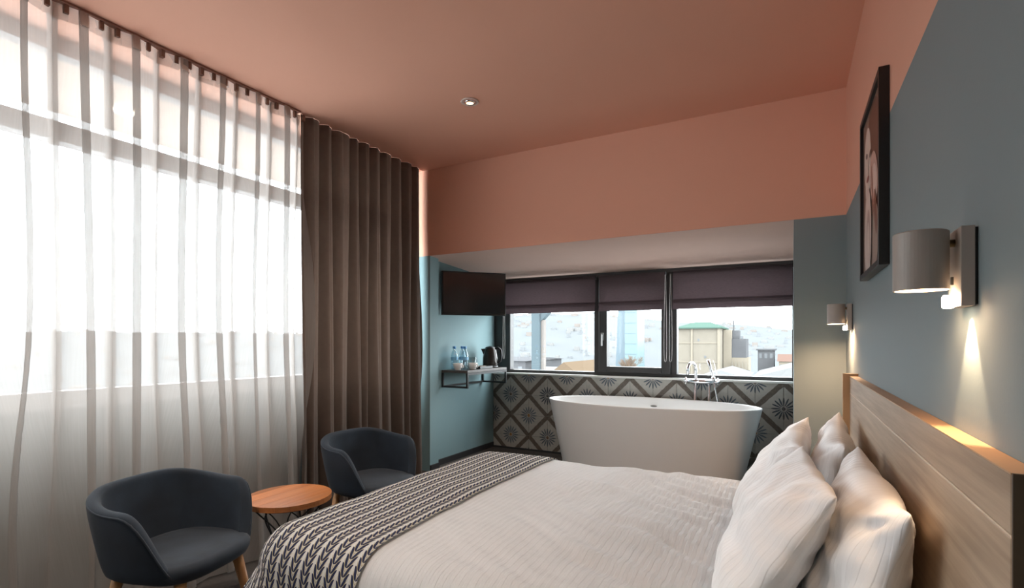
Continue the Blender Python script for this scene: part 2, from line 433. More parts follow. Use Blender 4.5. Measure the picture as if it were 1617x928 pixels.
# ------------------------------------------------------------------ bed
BX0, BX1, BY0, BY1, BZ, BR = -1.665, .20, 1.13, 2.70, .580, .125
br = root('bed', (-.7, 1.92, 0), 'low double bed standing between the headboard and the armchairs', 'bed')
def loc(bm, o): bmesh.ops.translate(bm, verts=bm.verts, vec=-Vector(o.location)); return bm
obj('base', loc(B(-1.52, .225, 1.26, 2.58, .08, .30, bev=.01), br), mat('dark_bed_base', (.05, .045, .045), .8), br)
obj('mattress', loc(B(-1.55, .225, 1.225, 2.615, .30, .50, bev=.05, seg=3), br), mat('mattress_ticking', (.7, .68, .66), .8), br)
for x in (-1.42, .12):
    for y in (1.36, 2.48): obj('leg', loc(cyl(bmesh.new(), (x, y, 0), (x, y, .09), .03), br), BLACK, br)
def sheet(a, b, off, wr):
    """a: metres from the head towards the foot; b: metres across, 0 = near flat edge; both bend over the rounded mattress edge"""
    r = BR + off
    LX = (BX1 - BX0) - BR; W = (BY1 - BY0) - 2 * BR
    ex = max(0., a - LX); ey = b if b < 0 else (b - W if b > W else 0.)
    d = math.hypot(ex, ey)
    x = BX1 - min(a, LX); y = BY0 + BR + min(max(b, 0), W)
    if d > 0:
        ux, uy = -ex / d, ey / d
        if d < r * math.pi / 2: h, v = r * math.sin(d / r), r * (1 - math.cos(d / r))
        else:
            e = d - r * math.pi / 2; h, v = r + (.14 + .8 * abs(ex * ey) / (d * d)) * e, r + e
            ang = math.atan2(ey, ex); tt = b if abs(ey) < abs(ex) else a
            h += min(1, e / .12) * .014 * math.sin(tt * 17 + 2 * math.sin(ang * 3))
        x += ux * h; y += uy * h
    else: v = 0
    z = BZ + off - v
    p = Vector((x, y, max(z, .03 + off)))
    k = 1 - sstep(0, .15, d) * .6
    return p, k
def duvet_wr(a, b):
    h = .020 * noise.noise((a * 1.9, b * 1.9, 3)) + .006 * noise.noise((a * 6, b * 6, 1))
    # gathered ridges fanning out from the pillows
    g_ = math.exp(-((a - .55) / .42) ** 2)
    ph = (b * 1.0 - a * .62) + .10 * noise.noise((a * 3, b * 3, 8))
    h += g_ * .018 * (1 - abs(math.sin(ph * 17))) * (0.5 + .7 * noise.noise((a * 2.4, b * 2.4, 5)))
    h += g_ * .004 * math.sin(ph * 55 + 3 * noise.noise((a * 4, b * 4, 2)))
    return h
LA, LW = (BX1 - BX0) - BR, (BY1 - BY0) - 2 * BR
def duvet_fn(s, t):
    a = .10 + s * (LA + .30 - .10); b = -.42 + t * (LW + .84)
    p, k = sheet(a, b, 0, 0); p.z += duvet_wr(a, b) * k + .012 * math.sin(max(0, min(1, b / LW)) * math.pi) * k
    return p
bm = grid(duvet_fn, 120, 110, lambda s, t: (.10 + s * (LA + .2), -.42 + t * (LW + .84)))
bmesh.ops.solidify(bm, geom=bm.faces, thickness=.012)
o = obj('duvet', bm, LINEN, smooth=True, loc=(-.7, 1.92, .5)); tag(o, 'white striped cotton duvet spread over the bed', 'duvet')
def runner_fn(s, t):
    a = 1.345 + s * (LA + .46 - 1.345); b = -.40 + t * (LW + .80)
    b2 = b
    p, k = sheet(a + .012 * noise.noise((b * 2, 7, 0)) * (1 - s), b2, .009, 0); p.z += (duvet_wr(a, b) * .9 + .012 * math.sin(max(0, min(1, b / LW)) * math.pi)) * k
    return p
bm = grid(runner_fn, 80, 120, lambda s, t: (1.345 + s * (LA + .46 - 1.345), -.40 + t * (LW + .80)))
bmesh.ops.solidify(bm, geom=bm.faces, thickness=-.006)
o = obj('bed_runner', bm, RUNNER, smooth=True, loc=(-1.4, 1.92, .5)); tag(o, 'navy and cream leaf patterned bed runner across the foot of the bed', 'bed runner')

def pillow(label, W, Hh, T, M, seed, ears=.06):
    bm = bmesh.new(); n = 36
    uvl = bm.loops.layers.uv.verify()
    def P(i, j, side):
        x, y = -1 + 2 * i / n, -1 + 2 * j / n
        pin = 1 - ears * (1 - y * y) ; pin2 = 1 - ears * (1 - x * x)
        X = x * pin * W / 2; Y = y * pin2 * Hh / 2
        e = max(0, (1 - abs(x) ** 2.6)) ** .62 * max(0, (1 - abs(y) ** 2.6)) ** .62
        z = T / 2 * e
        edge = min(1 - abs(x), 1 - abs(y))
        k = sstep(0, .15, edge)
        z += k * (.018 * noise.noise((x * 1.6 + seed, y * 1.6, side)) + .010 * noise.noise((x * 4 + seed, y * 4, side * 3)))
        # creases running from the corners and edges
        rr = math.hypot(abs(x) - 1, abs(y) - 1); th = math.atan2(1 - abs(y), 1 - abs(x) + 1e-6)
        z += .007 * math.sin(th * 11 + seed) * sstep(.02, .25, rr) * (1 - sstep(.35, .85, rr)) * k
        z += .0045 * k * math.sin(y * 17 + 5 * noise.noise((x * 2 + seed, y * 2, 4))) * noise.noise((x * 1.7, y * 1.7, seed))
        # sag: belly pushed to the lower half
        z *= 1 + .22 * (-y) * (1 - y * y)
        return Vector((X + .012 * noise.noise((y * 3, seed, 1)) , Y + .012 * noise.noise((x * 3, seed, 2)), side * z))
    for side in (1, -1):
        V = {}
        for i in range(n + 1):
            for j in range(n + 1): V[i, j] = bm.verts.new(P(i, j, side))
        for i in range(n):
            for j in range(n):
                q = (V[i, j], V[i + 1, j], V[i + 1, j + 1], V[i, j + 1]); f = bm.faces.new(q if side > 0 else q[::-1])
                for l in f.loops: l[uvl].uv = (l.vert.co.x, l.vert.co.y)
    bmesh.ops.remove_doubles(bm, verts=bm.verts, dist=.0012)
    o = obj('pillow', bm, PILLOWC, smooth=True, sub=1); o.matrix_world = M
    return tag(o, label, 'pillow', 'pillows propped against the headboard')
def pil_matrix(x0, x1, z0, z1, yc, Hh, yaw=0, roll=0):
    """pillow plane leaning from (x0,z0) low to (x1,z1) high, width along Y"""
    up = Vector((x1 - x0, 0, z1 - z0)).normalized(); wid = Vector((0, 1, 0)); nor = wid.cross(up)   # faces -X-ish / up
    M = Matrix((wid, up, nor)).transposed()
    M = Matrix.Rotation(yaw, 3, 'Z') @ M @ Matrix.Rotation(roll, 3, 'Z')
    M = M.to_4x4(); M.translation = Vector(((x0 + x1) / 2, yc, (z0 + z1) / 2)); return M
pillow('white pillow resting on the headboard between the bedside sconce and a front pillow', .70, .43, .17, pil_matrix(.085, .165, .56, .885, 1.455, .43, R(1), R(0)), 1.3)
pillow('white pillow resting on the headboard nearer the bathtub', .68, .42, .16, pil_matrix(.080, .145, .575, .868, 2.20, .42, R(-2), R(3)), 5.1)
pillow('white front pillow leaning on another, farther from the bathtub', .68, .45, .16, pil_matrix(-.145, .035, .575, .875, 1.53, .45, R(3), R(-2)), 9.7)
pillow('white front pillow leaning on another, nearer the bathtub', .68, .43, .16, pil_matrix(-.135, .015, .575, .84, 2.25, .43, R(-2), R(3)), 13.2)

# headboard
hr = root('headboard', (XR - .02, 1.81, 0), 'light oak headboard panel fixed to the blue wall behind the pillows', 'headboard')
XH = .23; ZH = CAM_Z - .157
obj('board', loc(B(XH, XR - .001, .826, 2.775, .05, ZH - .078, bev=.0015, seg=1), hr), OAK, hr)
obj('board', loc(B(XH, XR - .001, .826, 2.775, ZH - .075, ZH - .002, bev=.0015, seg=1), hr), OAK, hr)
obj('groove_strip', loc(B(XH + .0005, XR - .001, .826, 2.775, ZH - .078, ZH - .075), hr), mat('pale_groove', (.72, .56, .42), .4), hr)
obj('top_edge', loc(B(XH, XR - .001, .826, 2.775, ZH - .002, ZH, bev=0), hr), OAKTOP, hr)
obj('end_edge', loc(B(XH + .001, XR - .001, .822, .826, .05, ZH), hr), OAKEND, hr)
obj('end_board', loc(B(.204, XR - .001, 2.775, 2.795, .05, ZH + .012, bev=.001, seg=1), hr), OAKTOP, hr)

# ------------------------------------------------------------------ bathtub and its mixer
tx, ty = -1.005, 4.07
tub = root('bathtub', (tx, ty, ZP), 'white oval freestanding bathtub in front of the patterned tiles', 'bathtub')
A_, B_ = .825, .36
prof = [(0, 0), (.80, 0), (.835, .008), (.845, .03), (.875, .15), (.925, .33), (.975, .50), (.993, .565), (.997, .576), (.995, .582), (.988, .584), (.975, .582), (.968, .572), (.95, .53), (.90, .40), (.84, .25), (.74, .14), (.55, .11), (0, .105)]
bm = lathe(bmesh.new(), prof, (0, 0, 0), 72, A_, B_)
obj('tub_shell', bm, TUBW, tub, smooth=True)
bm = lathe(bmesh.new(), [(0, 0), (1, 0), (1, 1), (0, 1)], (0, 0, 0), 20, .028, .008)
for v in bm.verts: v.co = Vector((v.co.x, v.co.z * -.006, v.co.y)) + Vector((-.02, B_ * .957 - .016, .515))
obj('overflow_slot', bm, GRIP, tub)
bm = lathe(bmesh.new(), [(0, .106), (.03, .106), (.033, .112), (0, .114)], (.0, 0, 0), 20); obj('drain', bm, CHROME, tub, smooth=True)

mx = root('bath_mixer', (-.65, 4.45, ZP), 'chrome floor standing bath mixer with hand shower behind the bathtub', 'mixer tap')
def M_(bm): return loc(bm, mx)
zb_ = CAM_Z - .338
for x in (-.700, -.590):
    obj('riser', M_(cyl(bmesh.new(), (x, 4.45, ZP), (x, 4.45, zb_), .013, n=18)), CHROME, mx, smooth=True)
    obj('floor_flange', M_(lathe(bmesh.new(), [(0, 0), (.034, 0), (.034, .008), (.016, .014), (0, .014)], (x, 4.45, ZP))), CHROME, mx, smooth=True)
bd = obj('valve_body', M_(cyl(bmesh.new(), (-.76, 4.45, zb_ + .01), (-.545, 4.45, zb_ + .01), .019)), CHROME, mx, smooth=True)
for x, s in ((-.775, -1), (-.525, 1)):
    h = cyl(bmesh.new(), (x - s * .02, 4.45, zb_ + .01), (x + s * .012, 4.45, zb_ + .01), .013)
    cyl(h, (x, 4.45 - .034, zb_ + .01), (x, 4.45 + .03, zb_ + .01), .006); cyl(h, (x, 4.45, zb_ - .024), (x, 4.45, zb_ + .044), .006)
    obj('cross_handle', M_(h), CHROME, mx, smooth=True)
pts = [(-.695, 4.45, zb_ + .02), (-.695, 4.45, zb_ + .11)]
for k in range(1, 13):
    t = math.pi * k / 12; pts.append((-.695 - .022 * (1 - math.cos(t)) , 4.45 - .055 * (1 - math.cos(t)), zb_ + .11 + .055 * math.sin(t)))
pts.append((-.739, 4.34, zb_ + .07))
obj('spout', M_(tube(bmesh.new(), pts, .011, 12)), CHROME, mx, smooth=True)
hs = obj('hand_shower', M_(tube(bmesh.new(), [(-.553, 4.44, zb_ + .015), (-.562, 4.43, zb_ + .06), (-.582, 4.42, zb_ + .14), (-.594, 4.415, zb_ + .19)], [.008, .010, .011, .013], 12)), CHROME, mx, smooth=True)
obj('shower_cradle', M_(cyl(bmesh.new(), (-.556, 4.45, zb_ + .01), (-.558, 4.435, zb_ + .05), .014)), CHROME, mx, smooth=True)
hp = []
for k in range(25):
    t = k / 24; hp.append((-.553 + .075 * math.sin(t * math.pi), 4.44 + .012 * math.sin(t * 6), zb_ + .01 - .42 * math.sin(t * math.pi) * (1 if True else 0)))
obj('shower_hose', M_(tube(bmesh.new(), hp, .006, 8)), CHROME, mx, smooth=True)

# ------------------------------------------------------------------ armchairs
def armchair(label, locn, rz):
    t = root('armchair', locn, label, 'armchair', 'pair of tub armchairs by the curtain', rz)
    # local +X is the front
    def plan(phi, k):
        c, s = math.cos(phi), math.sin(phi); e = 2 / 2.5
        return Vector((-.275 * k * math.copysign(abs(c) ** e, c) , .295 * k * math.copysign(abs(s) ** e, s)))
    PH = R(137)
    def top(phi):
        a = abs(phi)
        return .745 - .05 * sstep(R(20), R(95), a) - .255 * sstep(R(92), R(137), a) ** 1.25
    nphi = 64; zlo = .405
    th = .046
    bm = bmesh.new(); rows = []
    for i in range(nphi + 1):
        phi = -PH + 2 * PH * i / nphi; zt = top(phi); ring = []
        # outer wall upwards, rounded lip, inner wall downwards
        prof_ = []
        for k in range(9):
            z = zlo + (zt - .022 - zlo) * k / 8; prof_.append((0, z))
        for k in range(1, 8):
            q = math.pi * k / 8; prof_.append((th / 2 * (1 - math.cos(q)), zt - .022 + .022 * math.sin(q)))
        for k in range(9):
            z = zt - .022 + (zlo + .02 - zt + .022) * k / 8; prof_.append((th, z))
        for dn, z in prof_:
            lean = .80 + .20 * min(1, max(0, (z - zlo) / .28)) ** .75
            p = plan(phi, lean); n_ = Vector((-p.x / .275 ** 2, -p.y / .295 ** 2)).normalized()
            p = p + n_ * dn
            ring.append(bm.verts.new((p.x + .01, p.y, z)))
        rows.append(ring)
    for A, Bv in zip(rows, rows[1:]):
        for k in range(len(A) - 1): bm.faces.new((A[k], A[k + 1], Bv[k + 1], Bv[k]))
        bm.faces.new((A[-1], A[0], Bv[0], Bv[-1]))
    bm.faces.new(rows[0]); bm.faces.new(rows[-1][::-1])
    sh = obj('shell', bm, VELVET, t, smooth=True, sub=1)
    # piping along the lip
    pp = []
    for i in range(nphi + 1):
        phi = -PH + 2 * PH * i / nphi; zt = top(phi); lean = .80 + .20 * min(1, max(0, (zt - zlo) / .28)) ** .75
        p = plan(phi, lean); n_ = Vector((-p.x / .275 ** 2, -p.y / .295 ** 2)).normalized(); p = p + n_ * .004
        pp.append((p.x + .01, p.y, zt - .016))
    obj('lip_seam', tube(bmesh.new(), pp, .004, 6), VELVET2, sh, smooth=True)
    # seat cushion
    bm = bmesh.new(); n = 48; rings = []
    def seat_r(k, z, bulge=0):
        out = []
        for i in range(n):
            phi = 2 * math.pi * i / n; c, s = math.cos(phi), math.sin(phi); e = 2 / 3.2
            out.append(bm.verts.new((.225 * k * math.copysign(abs(c) ** e, c) + .015, .232 * k * math.copysign(abs(s) ** e, s), z + bulge)))
        return out
    for k, z in ((.70, .392), (.86, .397), (.94, .410), (.985, .432), (.99, .452), (.96, .464), (.90, .471), (.7, .477), (.4, .479), (.1, .480)): rings.append(seat_r(k, z))
    for A, Bv in zip(rings, rings[1:]):
        for i in range(n): bm.faces.new((A[i], A[(i + 1) % n], Bv[(i + 1) % n], Bv[i]))
    bm.faces.new(rings[0][::-1]); bm.faces.new(rings[-1])
    obj('seat', bm, VELVET2, t, smooth=True)
    for sx, sy in ((1, 1), (1, -1), (-1, 1), (-1, -1)):
        obj('leg', cyl(bmesh.new(), (.15 * sx + .01, .14 * sy, .402), (.21 * sx + .01, .205 * sy, 0), .022, .013, 16), LEGOAK, t, smooth=True)
    t.scale = (.93, .93, .93)
    return t
armchair('dark navy velvet tub armchair in front of the sheer curtain', (-2.10, 1.145, 0), R(14))
armchair('dark navy velvet tub armchair in front of the taupe drape', (-2.165, 2.26, 0), R(-4))

# side table
st = root('side_table', (-2.155, 1.69, 0), 'round wooden side table with black wire legs between the armchairs', 'side table')
tt = obj('table_top', lathe(bmesh.new(), [(0, .452), (.17, .452), (.175, .454), (.175, .457), (0, .457)], (0, 0, 0), 64), TABLE, st)
TV_ = [wood('acacia_strip', tuple(c * k for c in (.27, .080, .022)), tuple(c * k for c in (.62, .25, .085)), 1, .33, 1.6) for k in (.78, .92, 1.05, 1.18)]
RT, NS = .196, 9
for k in range(NS):
    xa, xb = -RT + 2 * RT * k / NS + .0004, -RT + 2 * RT * (k + 1) / NS - .0004
    top_ = []; 
    for i_ in range(9):
        xx = xa + (xb - xa) * i_ / 8; top_.append((xx, math.sqrt(max(1e-8, RT * RT - xx * xx))))
    poly = top_ + [(x, -y) for x, y in reversed(top_)]
    poly = [p for q_, p in enumerate(poly) if q_ == 0 or (Vector(p) - Vector(poly[q_ - 1])).length > 1e-4]
    obj('plank', prism(bmesh.new(), poly, 'z', .4575, .482 - .0003 * (k % 2)), TV_[(k * 7 + k // 2) % 4], tt)
def ringpts(r, z, n=40): return [(r * math.cos(2 * math.pi * k / n), r * math.sin(2 * math.pi * k / n), z) for k in range(n)]
obj('top_ring', tube(bmesh.new(), ringpts(.165, .450), .004, 6, True), BLACK, st, smooth=True)
obj('base_ring', tube(bmesh.new(), ringpts(.155, .004), .004, 6, True), BLACK, st, smooth=True)
for k in range(10):
    a0 = 2 * math.pi * k / 10; p = []
    for i in range(17):
        u = i / 16; z = .450 - u * .446
        r_ = .165 - .10 * math.sin(math.pi * u) ** 1.0; a = a0 + .9 * math.sin(math.pi * u) * (1 if k % 2 else -1)
        p.append((r_ * math.cos(a), r_ * math.sin(a), z))
    obj('wire_leg', tube(bmesh.new(), p, .0035, 6), BLACK, st, smooth=True)

# ------------------------------------------------------------------ curtains
def curtain(xc, y0, y1, lam, amp, seed, z0, z1, nz, per, over, loose, hd=.75, irr=.16, har=0):
    n = int((y1 - y0) / lam * per)
    def fn(s, t):
        z = z1 + (z0 - z1) * t
        y = y0 + (y1 - y0) * s
        wob = loose * t * (noise.noise((y * 2.1 + seed, t * 1.3, 0)) * 1.3 + .5 * noise.noise((y * 5 + seed, t * 2, 4)))
        ph = 2 * math.pi * (y / lam + irr * noise.noise((y * 6, seed, 0))) + wob * 5
        am = amp * (.8 + .6 * noise.noise((y * 7 + seed, t * .8, 2))) * (hd + (1.1 - hd) * t ** .6)
        return Vector((xc + am * (math.sin(ph) + har * math.sin(2 * ph + 1.1) + har * .8 * math.sin(.5 * ph + 4 * t)) + .01 * loose * t, y + over * lam * math.sin(2 * ph) + wob * .06, z))
    return grid(fn, n, nz, lambda s, t: (s * (y1 - y0) * 2, t * 2.6))
sc = root('sheer_curtain', (-2.64, .4, .01), 'long white sheer curtain hanging in front of the wide window', 'curtain')
bm = curtain(-2.64, -1.75, 2.19, .20, .042, 2.0, .012, ZC - .012, 26, 28, .19, .7)
obj('voile', loc(bm, sc), SHEER, sc, smooth=True)
bm = curtain(-2.64, -1.75, 2.19, .20, .042, 2.0, ZC - .075, ZC - .010, 2, 28, .19, .02)
obj('header_tape', loc(bm, sc), TAPE, sc, smooth=True)
for k in range(26):
    y = .62 + .062 * k
    if y > 2.18: break
    obj('glider', loc(B(-2.652, -2.630, y - .008, y + .008, ZC - .045, ZC - .010), sc), mat('brown_glider', (.20, .10, .07), .6) if k == 0 else bpy.data.materials['brown_glider'], sc)
o = obj('curtain_track', B(-2.66, -2.62, -1.8, 2.14, ZC - .010, ZC - .001), mat('track_paint', (.30, .14, .10), .6), loc=(-2.64, .8, ZC)); tag(o, 'slim ceiling track carrying the sheer curtain', 'curtain track')
bm = curtain(-2.655, 2.155, 3.33, .112, .046, 7.0, .012, ZC - .001, 44, 22, .05, .9, .55, .38, .42)
bmesh.ops.solidify(bm, geom=bm.faces, thickness=.003)
o = obj('drape', bm, DRAPE, smooth=True, loc=(-2.655, 2.7, .01)); tag(o, 'heavy taupe brown drape hanging in folds beside the sheer curtain', 'curtain')

# ------------------------------------------------------------------ roman blinds
def blind(x0, x1, label, chain_x):
    yb_ = 4.42; zt_ = ZT - .075; zl = CAM_Z + .268
    r_ = root('roman_blind', ((x0 + x1) / 2, yb_, zl), label, 'roman blind', 'roman blinds on the alcove window')
    obj('headrail', loc(B(x0, x1, yb_, yb_ + .05, zt_ , zt_ + .028, bev=.002), r_), BLACK, r_)
    def fab(pts, nm):
        th = .004
        def fn(s, t):
            k = t * (len(pts) - 1); i = min(int(k), len(pts) - 2); f = k - i
            y = pts[i][0] * (1 - f) + pts[i + 1][0] * f; z = pts[i][1] * (1 - f) + pts[i + 1][1] * f
            x = x0 + .004 + (x1 - x0 - .008) * s
            return Vector((x, y + .003 * noise.noise((x * 4, z * 9, 1)), z + .003 * noise.noise((x * 3, 5, 0))))
        bm = grid(fn, 24, (len(pts) - 1) * 2); bmesh.ops.solidify(bm, geom=bm.faces, thickness=th)
        return obj(nm, loc(bm, r_), BLIND, r_, smooth=False)
    fab([(yb_ - .002, zt_ + .026), (yb_ - .004, zl + .12), (yb_ - .006, zl + .085)], 'fabric')
    fab([(yb_ - .006, zl + .085), (yb_ - .030, zl + .066), (yb_ - .034, zl + .050), (yb_ - .012, zl + .058), (yb_ + .004, zl + .07)], 'fold')
    fab([(yb_ + .004, zl + .07), (yb_ - .012, zl + .05), (yb_ - .020, zl + .02), (yb_ - .022, zl)], 'lower_fold')
    p = []
    n = 30
    for k in range(n):
        t = 2 * math.pi * k / n; zz = (zt_ + 1.06) / 2 + math.cos(t) * (zt_ - 1.06) / 2
        wdt = .004 + .010 * (1 - (zz - 1.06) / (zt_ - 1.06))
        p.append((chain_x + math.copysign(abs(math.sin(t)) ** .5, math.sin(t)) * wdt, yb_ - .03, zz))
    obj('pull_chain', loc(tube(bmesh.new(), p, .0016, 5, True), r_), mat('pale_bead_chain', (.55, .52, .50), .5), r_, smooth=True)
blind(-2.64, -1.545, 'wide dark mauve roman blind partly behind the television', -2.475)
blind(-1.515, -.935, 'narrow dark mauve roman blind over the opening sash', -.928)
blind(-.875, .0095, 'wide dark mauve roman blind beside the blue pier', -.885)

# ------------------------------------------------------------------ television
tv = root('television', (-2.43, 3.79, CAM_Z + .228), 'black flat television angled out from the blue alcove wall', 'television', rz=math.atan2(4.01 - 3.58, -2.245 + 2.63))
L = math.hypot(4.01 - 3.58, -2.245 + 2.63); hL = L / 2; hz = .378
obj('body', B(-hL, hL, 0, .035, 0, hz, bev=.005), TVB, tv)
m, t_, b_ = nt('tv_screen'); b_.inputs['Base Color'].default_value = (.008, .007, .007, 1); b_.inputs['Roughness'].default_value = .16; b_.inputs['Specular IOR Level'].default_value = .9
obj('screen', B(-hL + .012, hL - .012, -.002, .001, .018, hz - .012), m, tv)
obj('rear_cover', B(-hL * .6, hL * .6, .034, .06, .05, hz - .06, bev=.012), TVB, tv)
arm = tube(bmesh.new(), [(-.02, .06, hz / 2), (-.10, .15, hz / 2), (-.155, .185, hz / 2)], .014, 8)
obj('swing_arm', arm, BLACK, tv)

# ------------------------------------------------------------------ wall shelf and what stands on it
sh = root('wall_shelf', (XA + .13, 3.95, .84), 'black metal framed shelf with a dark board on the blue alcove wall', 'shelf')
zS = CAM_Z - .245; x0, x1, y0, y1 = XA + .001, -2.39, 3.62, 4.295; q = .008
obj('board', loc(B(x0, x1, y0, y1, zS - .022, zS, bev=.002), sh), wood('dark_shelf_board', (.045, .036, .032), (.11, .09, .08), 1, .35), sh)
zl = zS - .150
for y in (y0 + q, y1 - q):
    b1 = bmesh.new()
    for a in ((x0, x1, y - q, y + q, zl, zl + 2 * q), (x1 - 2 * q, x1, y - q, y + q, zl + 2 * q, zS - .023), (x0, x0 + 2 * q, y - q, y + q, zl + 2 * q, zS - .023)): box(b1, *a)
    obj('side_frame', loc(b1, sh), BLACK, sh)
obj('back_rail', loc(B(x0, x0 + 2 * q, y0 + 2 * q, y1 - 2 * q, zl, zl + 2 * q), sh), BLACK, sh)
obj('front_rail', loc(B(x1 - 2 * q, x1, y0 + 2 * q, y1 - 2 * q, zS - .040, zS - .023), sh), BLACK, sh)

CAP = mat('blue_bottle_cap', (.10, .30, .62), .4); LABELB = mat('pale_blue_bottle_label', (.25, .52, .75), .5)
def bottle(x, y, label):
    t = root('water_bottle', (x, y, zS), label, 'bottle', 'water bottles on the wall shelf')
    obj('bottle_body', lathe(bmesh.new(), [(0, .001), (.026, .001), (.030, .006), (.030, .05), (.027, .06), (.030, .07), (.030, .125), (.024, .15), (.012, .172), (.011, .186), (0, .186)], n=24), BOTTLE, t, smooth=True)
    obj('bottle_cap', lathe(bmesh.new(), [(0, .183), (.0145, .183), (.0145, .203), (0, .203)], n=20), CAP, t)
    obj('bottle_label', lathe(bmesh.new(), [(.0305, .085), (.0308, .11)], n=24), LABELB, t, smooth=True)
bottle(-2.50, 3.745, 'clear blue water bottle in front of the other two bottles')
bottle(-2.565, 3.80, 'clear blue water bottle at the middle of the three')
bottle(-2.60, 3.73, 'clear blue water bottle closest to the blue wall')
CER = mat('white_ceramic', (.8, .79, .77), .25, var=.01)
def cup(x, y, label):
    t = root('cup', (x, y, zS), label, 'cup', 'white cups on the wall shelf')
    obj('cup_bowl', lathe(bmesh.new(), [(0, .003), (.022, .003), (.024, .0), (.026, .004), (.038, .03), (.042, .058), (.040, .059), (.036, .032), (.02, .01), (0, .009)], n=28), CER, t, smooth=True)
    hp_ = [(.037, 0, .047), (.05, 0, .046), (.056, 0, .034), (.05, 0, .021), (.034, 0, .018)]
    obj('cup_handle', tube(bmesh.new(), hp_, .0045, 8), CER, t, smooth=True)
cup(-2.52, 3.665, 'white cup at the shelf end by the drape'); cup(-2.455, 3.80, 'white cup in front of the water bottles')
def glass(x, y, label):
    o = obj('drinking_glass', lathe(bmesh.new(), [(0, .0), (.028, 0), (.034, .105), (.032, .105), (.027, .008), (0, .008)], n=24), TUMBLER, smooth=True); o.location = (x, y, zS)
    tag(o, label, 'glass', 'drinking glasses on the wall shelf')
glass(-2.52, 3.90, 'clear drinking glass next to the water bottles'); glass(-2.60, 3.89, 'clear drinking glass against the blue wall')
tr_ = root('tray', (-2.50, 4.01, zS), 'small dark tray holding sachets between cup and kettle', 'tray')
obj('tray_base', B(-.06, .06, -.11, .11, 0, .008, bev=.003), BLACKWOOD, tr_)
for a in ((-.06, -.052, -.11, .11), (.052, .06, -.11, .11), (-.052, .052, -.11, -.102), (-.052, .052, .102, .11)): obj('tray_rim', B(*a, .008, .022), BLACKWOOD, tr_)
for k, (c, yy) in enumerate((((.42, .30, .18), -.06), ((.6, .55, .48), -.03), ((.35, .12, .08), .0), ((.55, .5, .4), .04))):
    o = obj('sachet', B(-.035, .035, -.012, .012, 0, .012, bev=.004, rot=Matrix.Rotation(R(20 - 15 * k), 3, 'Z')), mat('paper_sachet', c, .6)); o.location = (-2.50, 4.01 + yy, zS + .010 + .001 * (k % 2))
    tag(o, ('tan', 'cream', 'dark red', 'pale beige')[k] + ' paper sachet lying in the dark tray', 'sachet', 'sachets in the tray')
kt = root('kettle', (-2.52, 4.205, zS), 'black electric kettle at the window end of the wall shelf', 'kettle', rz=R(25))
KB = mat('dark_kettle_steel', (.035, .028, .024), .22, metal=.3)
obj('kettle_base', lathe(bmesh.new(), [(0, 0), (.074, 0), (.076, .008), (.07, .018), (0, .018)], n=32), BLACK, kt, smooth=True)
obj('kettle_body', lathe(bmesh.new(), [(0, .019), (.068, .019), (.072, .03), (.070, .09), (.060, .15), (.054, .175), (.050, .182), (0, .182)], n=36), KB, kt, smooth=True)
obj('kettle_lid', lathe(bmesh.new(), [(.048, .183), (.044, .192), (.02, .199), (.008, .203), (0, .204)], n=28), BLACK, kt, smooth=True)
obj('kettle_spout', prism(bmesh.new(), [(-.050, .178), (-.086, .176), (-.064, .125)], 'y', -.016, .016), KB, kt)
obj('kettle_handle', tube(bmesh.new(), [(.045, 0, .178), (.075, 0, .187), (.102, 0, .165), (.106, 0, .11), (.098, 0, .06), (.068, 0, .045)], [.010, .011, .011, .011, .010, .009], 10), BLACK, kt, smooth=True)

# ------------------------------------------------------------------ wall sconces
LEDM = emit('warm_led', (1.0, .80, .55), 30)
WARMIN = mat('shade_inside', (.75, .62, .48), .5)
def sconce(y, label, z0=CAM_Z + .058, ps=.35, pl=2.6):
    t = root('wall_sconce', (XR, y, z0), label, 'wall lamp', 'bedside wall sconces')
    obj('back_plate', B(-.022, -.004, -.038, .038, 0, .130, bev=.001), SCONCE, t)
    obj('shadow_gap', B(-.004, -.0005, -.036, .036, .003, .127), BLACK, t)  # black strip stands in for the shadow gap behind the plate
    obj('arm', tube(bmesh.new(), [(-.021, 0, .108), (-.05, 0, .108)], .0065, 12), mat('brass_arm', (.25, .19, .11), .35, metal=.7), t, smooth=True)
    cx, r_ = -.068, .039
    obj('shade', lathe(bmesh.new(), [(r_ - .003, .030), (r_, .030), (r_, .128), (r_ - .002, .130), (0, .130), (0, .127), (r_ - .003, .127), (r_ - .003, .030)], (cx, 0, 0), 48), SCONCE, t, smooth=False)
    for p in t.children[-1].data.polygons: p.use_smooth = abs(p.normal.z) < .5
    obj('lamp', lathe(bmesh.new(), [(0, .105), (.024, .105), (.026, .11), (.026, .124), (0, .124)], (cx, 0, 0), 24), emit('warm_bulb', (1, .72, .42), 5), t)
    obj('led_head', lathe(bmesh.new(), [(0, .001), (.007, .001), (.0085, .004), (.0085, .019), (.006, .023), (0, .023)], (-.029, .008, -.002), 20), LEDM, t, smooth=True)
    obj('switch', B(-.026, -.0215, -.003 + .008, .003 + .008, .038, .052, bev=.001), GRIP, t)
    l = bpy.data.lights.new('sconce_light', 'AREA'); l.shape = 'DISK'; l.size = .05; l.energy = ps; l.color = (1, .62, .36)
    lo = bpy.data.objects.new('sconce_light', l); C.objects.link(lo); lo.parent = t; lo.location = (cx, 0, .046)
    l = bpy.data.lights.new('reading_light', 'SPOT'); l.energy = pl; l.color = (1, .72, .45); l.spot_size = R(64); l.spot_blend = .45; l.shadow_soft_size = .004
    lo = bpy.data.objects.new('reading_light', l); C.objects.link(lo); lo.parent = t; lo.location = (-.016, .0, -.004); lo.rotation_euler = (0, R(-9), 0)
sconce(1.122, 'greige wall sconce with cylinder shade above the near end of the headboard')
sconce(3.06, 'greige wall sconce with cylinder shade next to the blue pier', ps=2.4)

